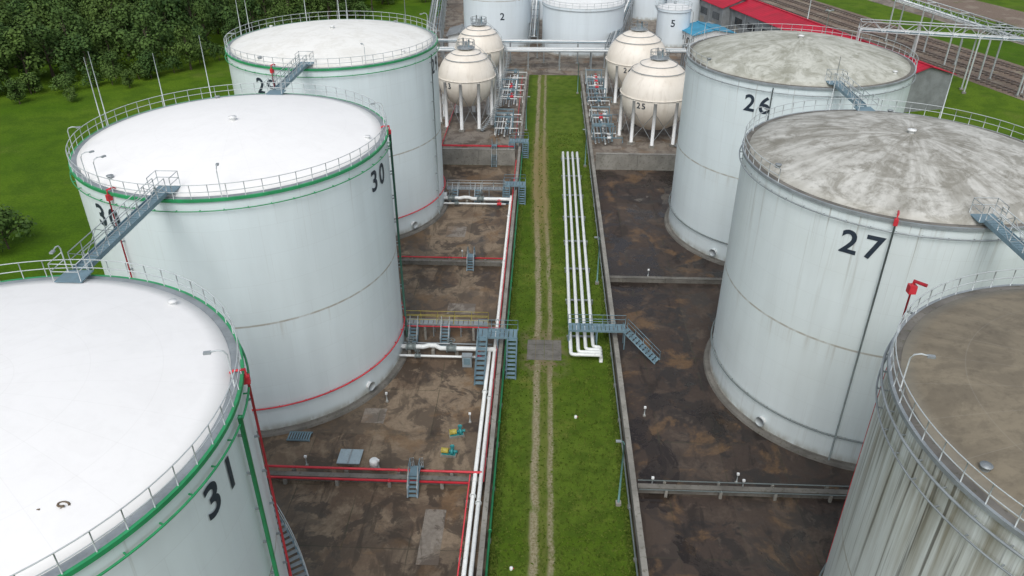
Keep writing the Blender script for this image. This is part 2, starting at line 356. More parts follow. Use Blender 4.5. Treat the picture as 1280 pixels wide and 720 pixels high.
def tank(x,y,R,h,shellm,roofm,nums=(),rimm=GREEN,lowm=RED,rise=1.5,rail=(0,2*PI),risers=(),poles=(),necks=(),ringz=None,stair=None,vents=5):
    e=empty('storage_tank',(x,y,0))
    g=G()
    zs=[0.0]+[h*k/9 for k in range(1,10)]
    g.lathe([(R,z) for z in zs],shellm,144); g.obj('shell',e)
    g=G(); Ri=R-.45
    g.lathe([(R+.02,h+.01),(R-.06,h+.05),(Ri,h+.02)],STEEL if rimm==GREEN else CONCD,144)
    prof=[(Ri+.02,h-.02)]
    N=14
    for k in range(N+1):
        r=Ri*(1-k/N*.995); prof.append((r,h+.08+rise*(1-(r/Ri)**2)))
    g.lathe(prof,roofm,144,close_top=True); g.obj('domed_roof',e)
    g=G()
    g.lathe([(R+.003,h-.22),(R+.16,h-.20),(R+.16,h+.03),(R+.0,h+.03)],rimm if rimm==GREEN else STEEL,144,smooth=False)
    rz=ringz or [(h-.75,STEEL,.055)]
    for zz,mm,rad in rz:
        g.ring(R+.26,zz,rad,mm,144)
        for k in range(48):
            a=2*PI*k/48; g.box(((R+.13)*math.cos(a),(R+.13)*math.sin(a),zz-.02),(.26,.06,.06),mm,a)
    g.ring(R+.2,2.75,.07,lowm,144)
    for k in range(36):
        a=2*PI*k/36; g.box(((R+.1)*math.cos(a),(R+.1)*math.sin(a),2.7),(.2,.08,.08),lowm,a)
    g.obj('rim_and_ring_pipes',e)
    g=G(); g.lathe([(R+.6,0.0),(R+.5,.22),(R+.003,.26)],CONCD,96,smooth=False); 
    g.lathe([(R+.003,.3),(R+.1,.3),(R+.1,.34),(R+.003,.34)],CONC,96,smooth=False)
    g.obj('foundation_ring',e)
    g=G(); a0,a1=rail; n=int((a1-a0)*R/1.25); full=abs(a1-a0-2*PI)<.01
    RR=R+.05
    for lv in (.55,1.1):
        if full: g.ring(RR,h+lv,.03,RAILM,120,ts=5)
        else: g.ring(RR,h+lv,.03,RAILM,110,a0,a1,ts=5)
    for k in range(n+(0 if full else 1)):
        a=a0+(a1-a0)*k/n; g.tube([(RR*math.cos(a),RR*math.sin(a),h),(RR*math.cos(a),RR*math.sin(a),h+1.1)],.03,RAILM,5)
    g.obj('railing',e)
    g=G()
    g.lathe([(.22,h+rise),(.22,h+rise+.3),(.34,h+rise+.3),(.34,h+rise+.38),(.02,h+rise+.45)],WHITE,16)
    for k in range(vents):
        a=k*2*PI/max(1,vents)+.5+x*.1; r=R*.9; zz=h+.08+rise*(1-(r/Ri)**2)
        g.lathe([(.2,zz-.05),(.2,zz+.18),(.26,zz+.18),(.26,zz+.22),(.01,zz+.24)],WHITE if k%2 else STEEL,12,(r*math.cos(a),r*math.sin(a)))
    for a,hh in poles:
        g.tube([(RR*math.cos(a),RR*math.sin(a),h),(RR*math.cos(a),RR*math.sin(a),h+hh)],.055,RAILM,5,r2=.03)
    for a in necks: gooseneck(g,a,R-.15,h+.05)
    g.obj('roof_fittings',e)
    g=G()
    for th,z1,mm,rad,head in risers: riser(g,R,z1,tank_angle(x,y,th),mm,rad,head)
    if g.v: g.obj('riser_pipes',e)
    for s_,th in nums:
        g=G(); cyl_text(g,s_,2.5,R,h-2.45,tank_angle(x,y,th)%(2*PI),NAVY); g.obj('painted_number',e)
    g=G()
    for th in (35,-25,80):
        a=tank_angle(x,y,th); c,s_=math.cos(a),math.sin(a)
        g.tube([(R*c,R*s_,1.1),((R+.35)*c,(R+.35)*s_,1.1)],.36,WHITE,14); g.tube([((R+.35)*c,(R+.35)*s_,1.1),((R+.42)*c,(R+.42)*s_,1.1)],.44,RAILM,14)
    g.obj('manways',e)
    if stair:
        t0,t1=stair; a0=tank_angle(x,y,t0); a1=a0+math.radians(t1-t0)
        g=G(); n=100
        for k in range(n):
            a=a0+(a1-a0)*k/n; zz=.2+(h-.2)*k/n
            g.box(((R+.75)*math.cos(a),(R+.75)*math.sin(a),zz),(.9,.28,.04),STEEL,a)
        for rr in (R+.32,R+1.2):
            g.tube([(rr*math.cos(a0+(a1-a0)*k/60),rr*math.sin(a0+(a1-a0)*k/60),.1+(h-.2)*k/60) for k in range(61)],.07,BLUEST,4)
        for lv in(.55,1.1):
            g.tube([((R+1.2)*math.cos(a0+(a1-a0)*k/60),(R+1.2)*math.sin(a0+(a1-a0)*k/60),.2+lv+(h-.2)*k/60) for k in range(61)],.03,RAILM,5)
        for k in range(0,61,2):
            a=a0+(a1-a0)*k/60; zz=.2+(h-.2)*k/60
            g.tube([((R+1.2)*math.cos(a),(R+1.2)*math.sin(a),zz),((R+1.2)*math.cos(a),(R+1.2)*math.sin(a),zz+1.1)],.028,RAILM,5)
        g.obj('spiral_stair',e)
    return e

SH_L=mat_shell('white_tank_shell',.10,(.77,.86,.885))
SH_27=mat_shell('weathered_tank_shell',.42,(.74,.82,.83))
SH_26=mat_shell('weathered_tank_shell_b',.30,(.75,.84,.86))
SH_28=mat_shell('streaked_tank_shell',.92,(.68,.73,.71))
RF_L=mat_roof('white_tank_roof',.04,12.75,(.90,.90,.89))
RF_29=mat_roof('white_tank_roof_b',.25,12.75,(.86,.86,.82),(.48,.45,.36))
RF_27=mat_roof('weathered_tank_roof',.85,12.5,(.58,.58,.54),(.17,.16,.125),4)
RF_26=mat_roof('weathered_tank_roof_b',.75,12.5,(.55,.56,.50),(.20,.20,.145),17)
RF_28=mat_roof('algae_tank_roof',.8,12.5,(.24,.205,.145),(.13,.11,.08),9)
HL,HR=22.1,22.0
D=math.radians
gr=[(HL-.85,GREEN,.06)]
tank(-26.7,25.8,12.75,HL,SH_L,RF_L,[('31',38)],risers=[(61,HL-.6,RED,.07,RED),(49,HL-.5,GREEN,.12,None)],poles=[(D(150),6)],necks=[D(95),D(12)],ringz=gr,stair=(60,200),vents=2)
tank(-26.3,62.3,12.75,HL,SH_L,RF_L,[('30',56),('30',-52.5)],risers=[(-47,HL-.6,RED,.06,RED),(77,HL-.3,DGREEN,.11,None),(80,HL-.6,RED,.06,RED)],poles=[(D(168),6.5),(D(171),6.2),(D(120),6),(D(140),5)],necks=[D(-120),D(-128),D(-75),D(15),D(200)],ringz=[(HL-.85,GREEN,.04)],vents=3)
tank(-26.3,97.0,12.75,HL,SH_L,RF_29,[('29',-39),('29',68)],risers=[(-33,HL-.6,RED,.06,RED),(60,HL-.6,GREYST,.07,None)],poles=[(D(168),6.5),(D(160),6),(D(120),6),(D(100),6)],necks=[D(-60),D(-150),D(30)],ringz=[(HL-.85,GREEN,.05)],vents=4)
gy=[(HR-.8,STEEL,.055)]
tank(29.3,27.5,12.5,HR,SH_28,RF_28,[],rimm=STEEL,lowm=GREYST,rise=1.3,risers=[(100,HR-.6,RED,.06,RED)],necks=[D(170)],ringz=[(HR-.8,STEEL,.07),(HR-1.9,STEEL,.05)],vents=3)
tank(29.1,60.0,12.5,HR,SH_27,RF_27,[('27',-5.5)],rimm=STEEL,lowm=GREYST,rise=2.1,rail=(D(-25),D(205)),risers=[(2.5,HR-.3,GREYST,.07,RED)],poles=[(D(55),7),(D(100),5)],necks=[D(150)],ringz=gy,vents=3)
tank(29.3,92.1,12.5,HR,SH_26,RF_26,[('26',-14.5)],rimm=STEEL,lowm=GREYST,rise=2.1,rail=(D(-25),D(205)),risers=[(-8,HR-.3,GREYST,.06,None)],poles=[(D(180),5)],necks=[D(140)],ringz=gy,vents=3)
# red foam valve beside the near right tank's bridge
g=G(); g.tube([(20.6,37.6,0.3),(20.6,37.6,23.2)],.06,RED,6); g.tube([(20.6,37.6,23.2),(20.6,37.6,23.5),(21.1,37.1,23.5)],.1,RED,6); g.box((20.6,37.6,23.0),(.4,.4,.5),RED); g.box((20.9,37.25,21.6),(.8,.1,.1),STEEL,-.8); g.obj('foam_riser_pipe')

def bridge(x,y0,y1,z,mat=BLUEST):
    e=empty('tank_walkway_bridge',(x,0,0)); g=G()
    L=y1-y0; n=int(L/.35)
    for k in range(n): g.box((0,y0+(k+.5)*L/n,z),(.8,L/n*.72,.05),mat)
    for s_ in(-.42,.42):
        g.box((s_,(y0+y1)/2,z-.02),(.06,L,.30),mat)
        handrail(g,[(s_,y0,z),(s_,y1,z)],1.1,RAILM,1.4,.032)
        m=int(L/1.4)
        for k in range(m): g.tube([(s_,y0+L*k/m,z+(.05 if k%2 else 1.05)),(s_,y0+L*(k+1)/m,z+(1.05 if k%2 else .05))],.022,RAILM,4)
    g.obj('deck_and_handrails',e)
    g=G()
    for yy,s_ in((y0,-1),(y1,1)):
        g.box((0,yy+s_*.7,z-.08),(1.6,1.4,.06),mat); handrail(g,[(-.8,yy,z),(-.8,yy+s_*1.4,z),(.8,yy+s_*1.4,z),(.8,yy,z)],1.1,RAILM,1.1,.03)
    g.obj('landings',e)
bridge(-27.2,38.6,49.7,HL+.45)
bridge(-26.5,75.0,84.3,HL+.45)
bridge(29.9,72.4,79.7,HR+.45)
bridge(29.9,39.9,47.6,HR+.45)
g=G()
for (cx_,cy_,r_,sx) in ((-18.9,20.2,.16,1.2),(-18.1,20.4,.14,1.5)):
    g.tube([(cx_+sx*r_*math.cos(k*PI/6),cy_+r_*math.sin(k*PI/6),22.62+.01*k) for k in range(11)],.05,RUBBER,6)
g.tube([(-18.75,20.15,22.62),(-18.55,20.05,22.6),(-18.3,20.15,22.6),(-18.1,20.25,22.6)],.05,RUBBER,6); g.obj('hose')
# ---------------------------------------------------------------- ground
sheet('ground',-2500,-1500,2500,3500,0,FIELD)
sheet('grass_lane',-3.25,-30,7.35,163,.008,LANE)
sheet('bund_paving',-44,-20,-3.25,112,.012,PAV_L)
sheet('bund_paving',7.35,-20,47,111,.012,PAV_R)
sheet('sphere_yard_paving',-44,112.2,-3.25,164,.010,PAV_G)
sheet('sphere_yard_paving',7.35,111.2,47,164,.010,PAV_G)
sheet('yard_paving',-30,163,58,245,.014,PAV_G)
g=G(); 
for i in range(4):
    for j in range(4): g.box((-.75+i*.86+.02*(j%2),61.9+j*.86,.03+.006*((i+j)%3)),(.82,.82,.06),CONCD)
g.obj('crossing_slab')
g=G()
for (a,b,w,l) in ((-7.6,39.2,1.6,5.2),(-10.,30,2.2,3.5),(-14.5,52.5,2.,2.),(-8.5,70.5,3.,2.2),(-11,89,2.5,3)):
    g.box((a,b,.02),(w,l,.03),PAV_G)
g.obj('concrete_slab_patches')
g=G(); r=random.Random(3)
for k in range(15000):
    y=33+(r.random()**1.5)*95
    u=r.random()
    if u<.22: x=-3.2+r.random()**2*.6
    elif u<.44: x=7.25-r.random()**2*.6
    else: x=r.uniform(-3.2,7.3)
    xcn=.5 if y<66 else .5-.95*min(1,(y-66)/50)
    if abs(abs(x-xcn)-.62)<.35 and r.random()<.92: continue
    if abs(y-63.2)<2 and abs(x-.55)<2: continue
    hh=r.uniform(.05,.17)*(1.5 if u<.44 else 1); ww=r.uniform(.05,.12); vs=[];fs=[]
    for j in range(3):
        a=r.random()*6.28; c_,s_=math.cos(a)*ww,math.sin(a)*ww; o=len(vs)
        vs+=[(x-c_,y-s_,.008),(x+c_,y+s_,.008),(x+c_*.6+r.uniform(-.05,.05),y+s_*.6+r.uniform(-.05,.05),hh),(x-c_*.4,y-s_*.4,hh*.9)]; fs.append((o,o+1,o+2,o+3))
    g.add(vs,fs,TUFT)
g.obj('grass_tufts')

def wall(x0,y0,x1,y1,h,t=.35,mat=CONC,cop=True):
    g=G(); L=math.hypot(x1-x0,y1-y0); a=math.atan2(y1-y0,x1-x0)
    n=max(1,round(L/6)); 
    for k in range(n):
        c=(k+.5)/n; g.box((x0+(x1-x0)*c,y0+(y1-y0)*c,h/2),(L/n-.03,t,h),mat,a)
    g.box(((x0+x1)/2,(y0+y1)/2,h+.03),(L,t+.08,.06),mat,a)
    g.obj('concrete_wall')
wall(-3.75,-20,-3.75,162,.9,.3)
wall(7.62,-20,7.62,162,1.1,.36)
wall(8.0,44.4,46,44.4,.55,.4,CONCD)
wall(8.0,77.2,46,77.2,.55,.4,CONCD)
wall(8.0,111.2,46,111.2,2.5,.5)
wall(-43.5,44.6,-4.3,44.6,.5,.4,CONCD)
wall(-43.5,80.3,-4.3,80.3,.5,.4,CONCD)
wall(-43.5,112.3,-4.3,112.3,2.5,.5)
wall(-44,-20,-44,162,1.6,.4); wall(47,-20,47,162,1.6,.4)
wall(-43.5,163,-4.3,163,1.2,.35); wall(8,163,46,163,1.2,.35)

# ---------------------------------------------------------------- pipelines
def pipeline(name,paths,mat,r,supp=6.,seg=8,fl=12.):
    g=G()
    for P in paths:
        g.tube(P,r,mat,seg)
        for i in range(len(P)-1):
            a=Vector(P[i]);b=Vector(P[i+1]); L=(b-a).length
            if L<3 or abs((b-a).normalized().z)>.5: continue
            n=int(L/supp)
            for k in range(n):
                q=a.lerp(b,(k+.5)/n)
                if q.z-r>.1: g.box((q.x,q.y,(q.z-r)/2),(.16+r,.16+r,q.z-r),CONC)
            if fl:
                d=(b-a).normalized(); n=int(L/fl)
                for k in range(n):
                    q=a.lerp(b,(k+.5)/n); g.tube([q-d*.07,q+d*.07],r*1.5,mat,seg)
    return g.obj(name)
def valve(g,p,d,r=.25,mat=TEAL,wheel=True):
    p=Vector(p); d=Vector(d).normalized()
    g.tube([p-d*r*1.6,p-d*r*1.2],r*1.5,mat,10); g.tube([p+d*r*1.2,p+d*r*1.6],r*1.5,mat,10)
    g.tube([p-d*r*1.2,p,p+d*r*1.2],r*1.15,mat,10); g.tube([p,p+Vector((0,0,r*3.2))],r*.45,mat,8)
    if wheel:
        c=p+Vector((0,0,r*3.2)); g.tube([c+Vector((r*1.3*math.cos(t*PI/6),r*1.3*math.sin(t*PI/6),0)) for t in range(12)],r*.14,mat,4,True)
        g.box(c,(r*2.5,r*.2,r*.12),mat)
pipeline('green_pipeline',[[(-3.3,-15,.55),(-3.3,118,.55),(-3.3,118.4,.1)]],GREEN,.09,5)
pipeline('white_pipeline',[[(-4.35,-15,.65),(-4.35,99,.65)],[(-4.85,-15,.6),(-4.85,62,.6)]],WHITEP,.17,6)
pipeline('red_pipeline',[[(-5.25,-15,.7),(-5.25,44.9,.7)],[(-4.1,44,.95),(-4.1,112,.95)],[(-4.6,113,.6),(-4.6,160,.6)]],RED,.055,5)
pipeline('red_pipeline',[[(-43,45.15,.75),(-4.6,45.15,.75),(-4.3,45.15,.75)],[(-43,44.05,.65),(-5.3,44.05,.65)]],RED,.10,4)
pipeline('red_pipeline',[[(-43,80.8,.7),(-4.5,80.8,.7)]],RED,.08,4)
pipeline('red_pipeline',[[(-43,113.0,2.7),(-4.5,113.0,2.7)],[(-16.5,119,.6),(-4.8,119,.6)],[(-16.5,113.5,.5),(-16.5,160,.5)]],RED,.09,5)
pipeline('grey_cable_pipe',[[(7.18,-15,.45),(7.18,150,.45)]],GREYST,.07,5)
pipeline('grey_cable_pipe',[[(8.05,43.9,.7),(46,43.9,.7)],[(8.05,44.9,.7),(46,44.9,.7)]],GREYST,.05,4)
def line4(x,ye,z,xe):
    return [(x,116.1,0.05),(x,116.1,z-.25),(x,116.0,z-.08),(x,115.8,z),(x,ye+.3,z),(x+.08,ye+.08,z),(x+.3,ye,z),(xe,ye,z),(xe+.15,ye,z-.1),(xe+.2,ye,z-.3),(xe+.2,ye,.05)]
pipeline('white_pipeline',[line4(3.15+.74*k,61.4+.45*k,.85,5.9) for k in range(4)],WHITEP,.18,70,12,0)
g=G()
for yy in (65,72,79,86,93,100,107,114):
    g.box((4.3,yy,.55),(3.0,.2,.12),STEEL)
    for xx in(2.95,5.7): g.box((xx,yy,.27),(.15,.15,.52),STEEL)
g.obj('pipe_support_sleepers')
def manifold(y,xs,xe=-4.35,mat=WHITEP):
    e=empty('tank_pipe_manifold',(0,y,0)); g=G()
    g.tube([(xs,0,.9),(xs+2.4,0,.9),(xs+2.9,.25,.9),(xs+3.6,.25,.9),(xs+4.1,-.15,.9),(xe-.7,-.15,.9),(xe-.2,-.15,.9),(xe,0,.65)],.24,mat,10)
    g.tube([(xs+.2,-1.1,.6),(xe-.6,-1.1,.6)],.12,mat,8)
    g.tube([(xs+.2,1.2,.5),(xe-.3,1.2,.5)],.09,STEEL,8)
    for k in range(4):
        xx=xs+1+(xe-xs)*k/4; g.box((xx,-.0,.32),(.3,.5,.6),CONC)
    g.obj('pipes',e); g=G()
    valve(g,(xs+1.2,0,.9),(1,0,0),.3,GREYST); valve(g,(xs+5.2,-.15,.9),(1,0,0),.3,GREYST); valve(g,(xe-1.5,-1.1,.6),(1,0,0),.18,RED); valve(g,(xs+2,-1.1,.6),(1,0,0),.18,GREYST)
    g.obj('valves',e); return e
manifold(62.0,-13.8); manifold(97.6,-13.7); manifold(26,-14.0)
pipeline('red_pipeline',[[(-14,64.6,1.6),(-4.2,64.6,1.6)]],RED,.06,4)
def catwalk(x0,x1,y,z,w=.9,rail=YELLOW):
    e=empty('pipe_catwalk'); g=G(); n=int((x1-x0)/.5)
    for k in range(n): g.box((x0+(k+.5)*(x1-x0)/n,y,z),((x1-x0)/n*.85,w,.05),STEEL)
    for s_ in(-w/2,w/2):
        g.box(((x0+x1)/2,y+s_,z-.04),(x1-x0,.06,.16),STEEL); handrail(g,[(x0,y+s_,z),(x1,y+s_,z)],1.0,rail,1.6,.026)
        k=x0+.3
        while k<x1: g.box((k,y+s_,z/2),(.09,.09,z),STEEL); k+=2.8
    g.obj('deck',e); g=G()
    stairs(g,(x0+1.2,y-2.4,.05),(x0+1.2,y-w/2,z),.8,BLUEST); stairs(g,(x0+4.4,y-2.4,.05),(x0+4.4,y-w/2,z),.8,BLUEST)
    g.obj('steps',e)
catwalk(-13.9,-5.2,65.6,1.5)
catwalk(-13.4,-5.2,100.4,1.2,.8,RAILM)
def crossover(x0,x1,y,z,runs,w=1.4,mat=BLUEST):
    e=empty('crossover_stairs'); g=G(); L=x1-x0; n=int(L/.4)
    for k in range(n): g.box((x0+(k+.5)*L/n,y,z),(L/n*.85,w,.05),mat)
    for s_ in(-w/2,w/2): g.box(((x0+x1)/2,y+s_,z-.05),(L,.07,.2),mat)
    for xx in(x0+.1,(x0+x1)/2,x1-.1):
        for s_ in(-w/2,w/2): g.box((xx,y+s_*.96,z/2),(.1,.1,z),mat)
    handrail(g,[(x0,y+w/2,z),(x1,y+w/2,z)],1.1,BLUEST,1.2,.032)
    handrail(g,[(x0+1.1,y-w/2,z),(x1-1.1,y-w/2,z)],1.1,BLUEST,1.2,.032)
    g.obj('platform',e); g=G()
    for lo,hi in runs: stairs(g,lo,hi,.9,mat,BLUEST)
    g.obj('steps',e)
crossover(-6.0,-2.1,62.6,2.3,[((-5.5,57.2,.05),(-5.5,61.9,2.3)),((-2.6,58.2,.05),(-2.6,61.9,2.3))])
crossover(2.9,8.6,64.2,2.2,[((11.6,61.6,.05),(8.5,64.0,2.2))],1.2)
crossover(-5.4,-2.4,101.,1.7,[((-5.0,97.6,.05),(-5.0,100.3,1.7)),((-2.8,97.6,.05),(-2.8,100.3,1.7))])
crossover(-5.4,-2.4,118.5,1.7,[((-5.0,115,.05),(-5.0,117.8,1.7)),((-2.8,115,.05),(-2.8,117.8,1.7))])
def stile(x,y,z=1.15):
    e=empty('stile_steps'); g=G(); g.box((x,y,z),(.8,.9,.05),BLUEST)
    stairs(g,(x,y-1.7,.03),(x,y-.45,z),.75,BLUEST); stairs(g,(x,y+1.7,.03),(x,y+.45,z),.75,BLUEST)
    for s_ in(-.38,.38): handrail(g,[(x+s_,y-.45,z),(x+s_,y+.45,z)],1.0,BLUEST,1,.03)
    g.obj('frame_and_steps',e)
stile(-9.6,44.6); stile(-8.3,80.5); stile(-7.5,113.,2.9)
def pump(x,y,a):
    e=empty('water_pump',(x,y,0),a); g=G(); g.box((0,0,.12),(1.3,.6,.2),CONC); g.box((0,0,.25),(1.15,.45,.06),TEAL); g.obj('plinth',e)
    g=G(); g.tube([(-.55,0,.5),(.0,0,.5)],.23,YELLOW,12); g.tube([(-.6,0,.5),(-.55,0,.5)],.26,YELLOW,12); g.obj('motor',e)
    g=G(); g.tube([(.05,0,.48),(.2,0,.48)],.12,TEAL,10); g.tube([(.2,0,.5),(.42,0,.5)],.3,TEAL,14); g.tube([(.32,0,.75),(.32,0,1.0)],.12,TEAL,8); g.tube([(.42,0,.5),(.75,0,.5)],.12,TEAL,8); g.tube([(.32,0,1.0),(.32,0,1.06)],.2,TEAL,10); g.obj('pump_casing',e)
pump(-6.9,50.2,.25); pump(-7.3,47.8,-.1)
g=G(); g.box((-15.4,47.0,.28),(1.9,1.7,.06),LIDM); g.box((-15.4,47.0,.13),(1.7,1.5,.24),CONC); g.box((-15.4,47.0,.33),(.12,1.6,.05),STEEL); g.obj('drain_pit_cover')
g=G(); g.lathe([(.0,.02),(.36,.02),(.36,.8),(.32,.85),(.02,.85)],WHITE,20,(-13.2,46.1)); g.lathe([(.37,.35),(.39,.38),(.37,.41)],STEEL,20,(-13.2,46.1)); g.obj('white_drum')
g=G(); 
for k in range(9): g.box((-21.2+k*.22,49.4,.2),(.12,1.0,.06),BLUEST)
g.box((-20.3,48.9,.16),(2.0,.08,.14),BLUEST); g.box((-20.3,49.9,.16),(2.0,.08,.14),BLUEST); g.obj('drain_grating')
g=G(); g.box((-6.9,60.3,.6),(.9,.6,1.2),LIDM); g.box((-6.9,60.3,1.25),(1.0,.7,.06),STEEL); g.box((-6.9,59.98,.7),(.6,.04,.7),BLUEST); g.obj('control_cabinet')

def lamp_post(x,y,h,mat=TEAL,a=PI):
    g=G(); g.box((x,y,.15),(.4,.4,.3),CONC); g.tube([(x,y,.2),(x,y,h*.5),(x,y,h-.3)],.09,mat,8,r2=.055)
    c,s_=math.cos(a),math.sin(a)
    g.tube([(x,y,h-.3),(x+.08*c,y+.08*s_,h-.05),(x+.25*c,y+.25*s_,h)],.045,mat,6); g.box((x+.42*c,y+.42*s_,h-.02),(.4,.2,.1),STEEL,a); g.obj('lamp_post')
LP=mat_paint('lamp_post_paint',(.12,.25,.24),.5)
lamp_post(6.4,42.9,6.5,LP); lamp_post(6.5,76.5,6,LP); lamp_post(6.5,112,6,LP); lamp_post(-3.0,128,6,LP,0); lamp_post(6.5,150,6,LP)
def bollard(x,y,h=.9):
    g=G(); g.tube([(x,y,0),(x,y,h)],.05,RAILM,6); g.box((x,y,h+.08),(.2,.16,.18),WHITE); g.box((x,y,.05),(.25,.25,.1),CONC); g.obj('bund_light')
for q in ((9.5,53.5),(16,45.6),(16.3,44.9),(9.2,44.9),(12.5,78.3),(-5.9,52),(-13.7,54.5),(-18.8,46.1),(-9.5,82),(-12.8,45.9)): bollard(*q)
for k,(x_,y_) in enumerate(((3.4,53.0),(-1.6,36.5),(5.4,88))):
    g=G(); g.lathe([(.13,0.01),(.13,.2),(.08,.26),(.01,.28)],WHITE,10,(x_,y_)); g.tube([(x_-.1,y_,.12),(x_+.2,y_,.12)],.04,RED,6); g.obj('marker_post')

# ---------------------------------------------------------------- spheres
def sphere_tank(x,y,R,zc,num=None,th=0):
    e=empty('spherical_gas_tank',(x,y,0)); g=G()
    prof=[(R*math.sin(PI*k/40)+.001,zc-R*math.cos(PI*k/40)) for k in range(41)]
    g.lathe(prof,CREAM,64); g.obj('sphere',e)
    g=G(); n=10
    for k in range(n):
        a=2*PI*(k+.3)/n; c,s_=math.cos(a),math.sin(a); r=R*.99
        g.tube([(r*c,r*s_,0.1),(r*c,r*s_,zc+.2)],.28,WHITE,10); g.box((r*c,r*s_,.2),(.9,.9,.4),CONC,a)
        a2=2*PI*(k+1.3)/n
        g.tube([(r*c,r*s_,.8),(r*math.cos(a2),r*math.sin(a2),zc-1.4)],.035,STEEL,4); g.tube([(r*c,r*s_,zc-1.4),(r*math.cos(a2),r*math.sin(a2),.8)],.035,STEEL,4)
    g.obj('support_legs',e)
    g=G(); g.lathe([(R+.02,zc+.45),(R+.14,zc+.45),(R+.14,zc+.52),(R,zc+.52)],CREAM,48); g.ring(R*.72+.15,zc+R*.72,.06,STEEL,40); g.ring(R*.5+.1,zc+R*.88,.05,STEEL,40)
    zt=zc+R; g.lathe([(.02,zt+.12),(1.5,zt+.12),(1.5,zt+.2),(.02,zt+.2)],STEEL,20)
    for lv in(.6,1.1): g.ring(1.5,zt+.2+lv,.04,STEEL,20)
    for k in range(10): a=2*PI*k/10; g.tube([(1.5*math.cos(a),1.5*math.sin(a),zt+.1),(1.5*math.cos(a),1.5*math.sin(a),zt+1.3)],.04,STEEL,4)
    g.tube([(.5,.3,zt),(.5,.3,zt+1.4)],.12,BLUEST,6); g.tube([(-.4,-.2,zt),(-.4,-.2,zt+1.8)],.1,STEEL,6); g.box((0,.5,zt+.6),(.5,.5,.8),STEEL)
    g.obj('top_platform',e)
    g=G(); n=54; pts=[];pt2=[]
    for k in range(n+1):
        t=k/n; a=D(-60)+D(150)*t; zz=.3+(zt+.1-.3)*t; hz=zz-zc
        r=(R if hz<0 else math.sqrt(max(R*R-hz*hz,0)))+.75; r=max(r,1.4)
        p=(r*math.cos(a),r*math.sin(a),zz); pts.append(p); pt2.append((p[0],p[1],zz+1.05)); g.box(p,(.9,.35,.05),STEEL,a)
        if k%3==0: g.tube([p,pt2[-1]],.03,RAILM,4)
    g.tube(pts,.07,STEEL,4); g.tube(pt2,.035,RAILM,4); g.obj('access_stair',e)
    if num:
        vs,fs=text_geo(num,1.35,.02); g=G(); a0=tank_angle(x,y,th); out=[]
        for vx,vy,_ in vs:
            la=vy/R-.08; a=a0+vx/(R*math.cos(la)); rr=R+.05
            out.append((rr*math.cos(la)*math.cos(a),rr*math.cos(la)*math.sin(a),zc+rr*math.sin(la)))
        g.add(out,fs,NAVY); g.obj('painted_number',e)
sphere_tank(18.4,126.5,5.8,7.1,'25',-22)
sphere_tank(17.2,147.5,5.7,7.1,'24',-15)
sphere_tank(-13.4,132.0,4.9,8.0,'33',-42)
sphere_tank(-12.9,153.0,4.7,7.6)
def yard_pipes(x0,x1,y0,y1,seed,cols):
    rr=random.Random(seed); e=empty('pipe_manifold'); g=G()
    n=6
    for k in range(n):
        x=x0+(x1-x0)*k/(n-1); z=.5+.25*(k%3); m=cols[k%len(cols)]
        g.tube([(x,y0,z),(x,y1,z)],.11+.05*(k%2),m,7)
    y=y0+1
    while y<y1:
        z=.9+rr.random()*.9; m=cols[rr.randrange(len(cols))]
        xa=x0-rr.random()*.5; xb=x1+rr.random()*2
        g.tube([(xa,y,.3),(xa,y,z),(xb,y,z),(xb,y,.3)],.1,m,7)
        valve(g,((xa+xb)/2,y,z),(1,0,0),.2,rr.choice([BLUEST,STEEL,RED,WHITE]))
        g.box((xa,y+.4,z/2),(.12,.12,z),STEEL); y+=1.6+rr.random()*1.6
    g.obj('pipes_and_valves',e)
    g=G()
    for yy in (y0+3,(y0+y1)/2,y1-3):
        for xx in(x0-.3,x1+.3): g.box((xx,yy,1.4),(.15,.15,2.8),BLUEST)
        g.box(((x0+x1)/2,yy,2.8),(x1-x0+.8,.18,.18),BLUEST)
    handrail(g,[(x0-.3,y0+2,2.0),(x0-.3,y1-2,2.0)],1.0,RAILM,1.5,.03)
    g.obj('frames',e)
yard_pipes(8.6,11.2,121,136,3,[WHITEP,STEEL,BLUEST])
yard_pipes(8.6,11.2,141,160,4,[WHITEP,STEEL,BLUEST,WHITEP])
yard_pipes(-8.,-5.6,124,134,5,[WHITEP,STEEL,WHITEP])
yard_pipes(-8.,-5.6,140,159,6,[WHITEP,STEEL,WHITEP])

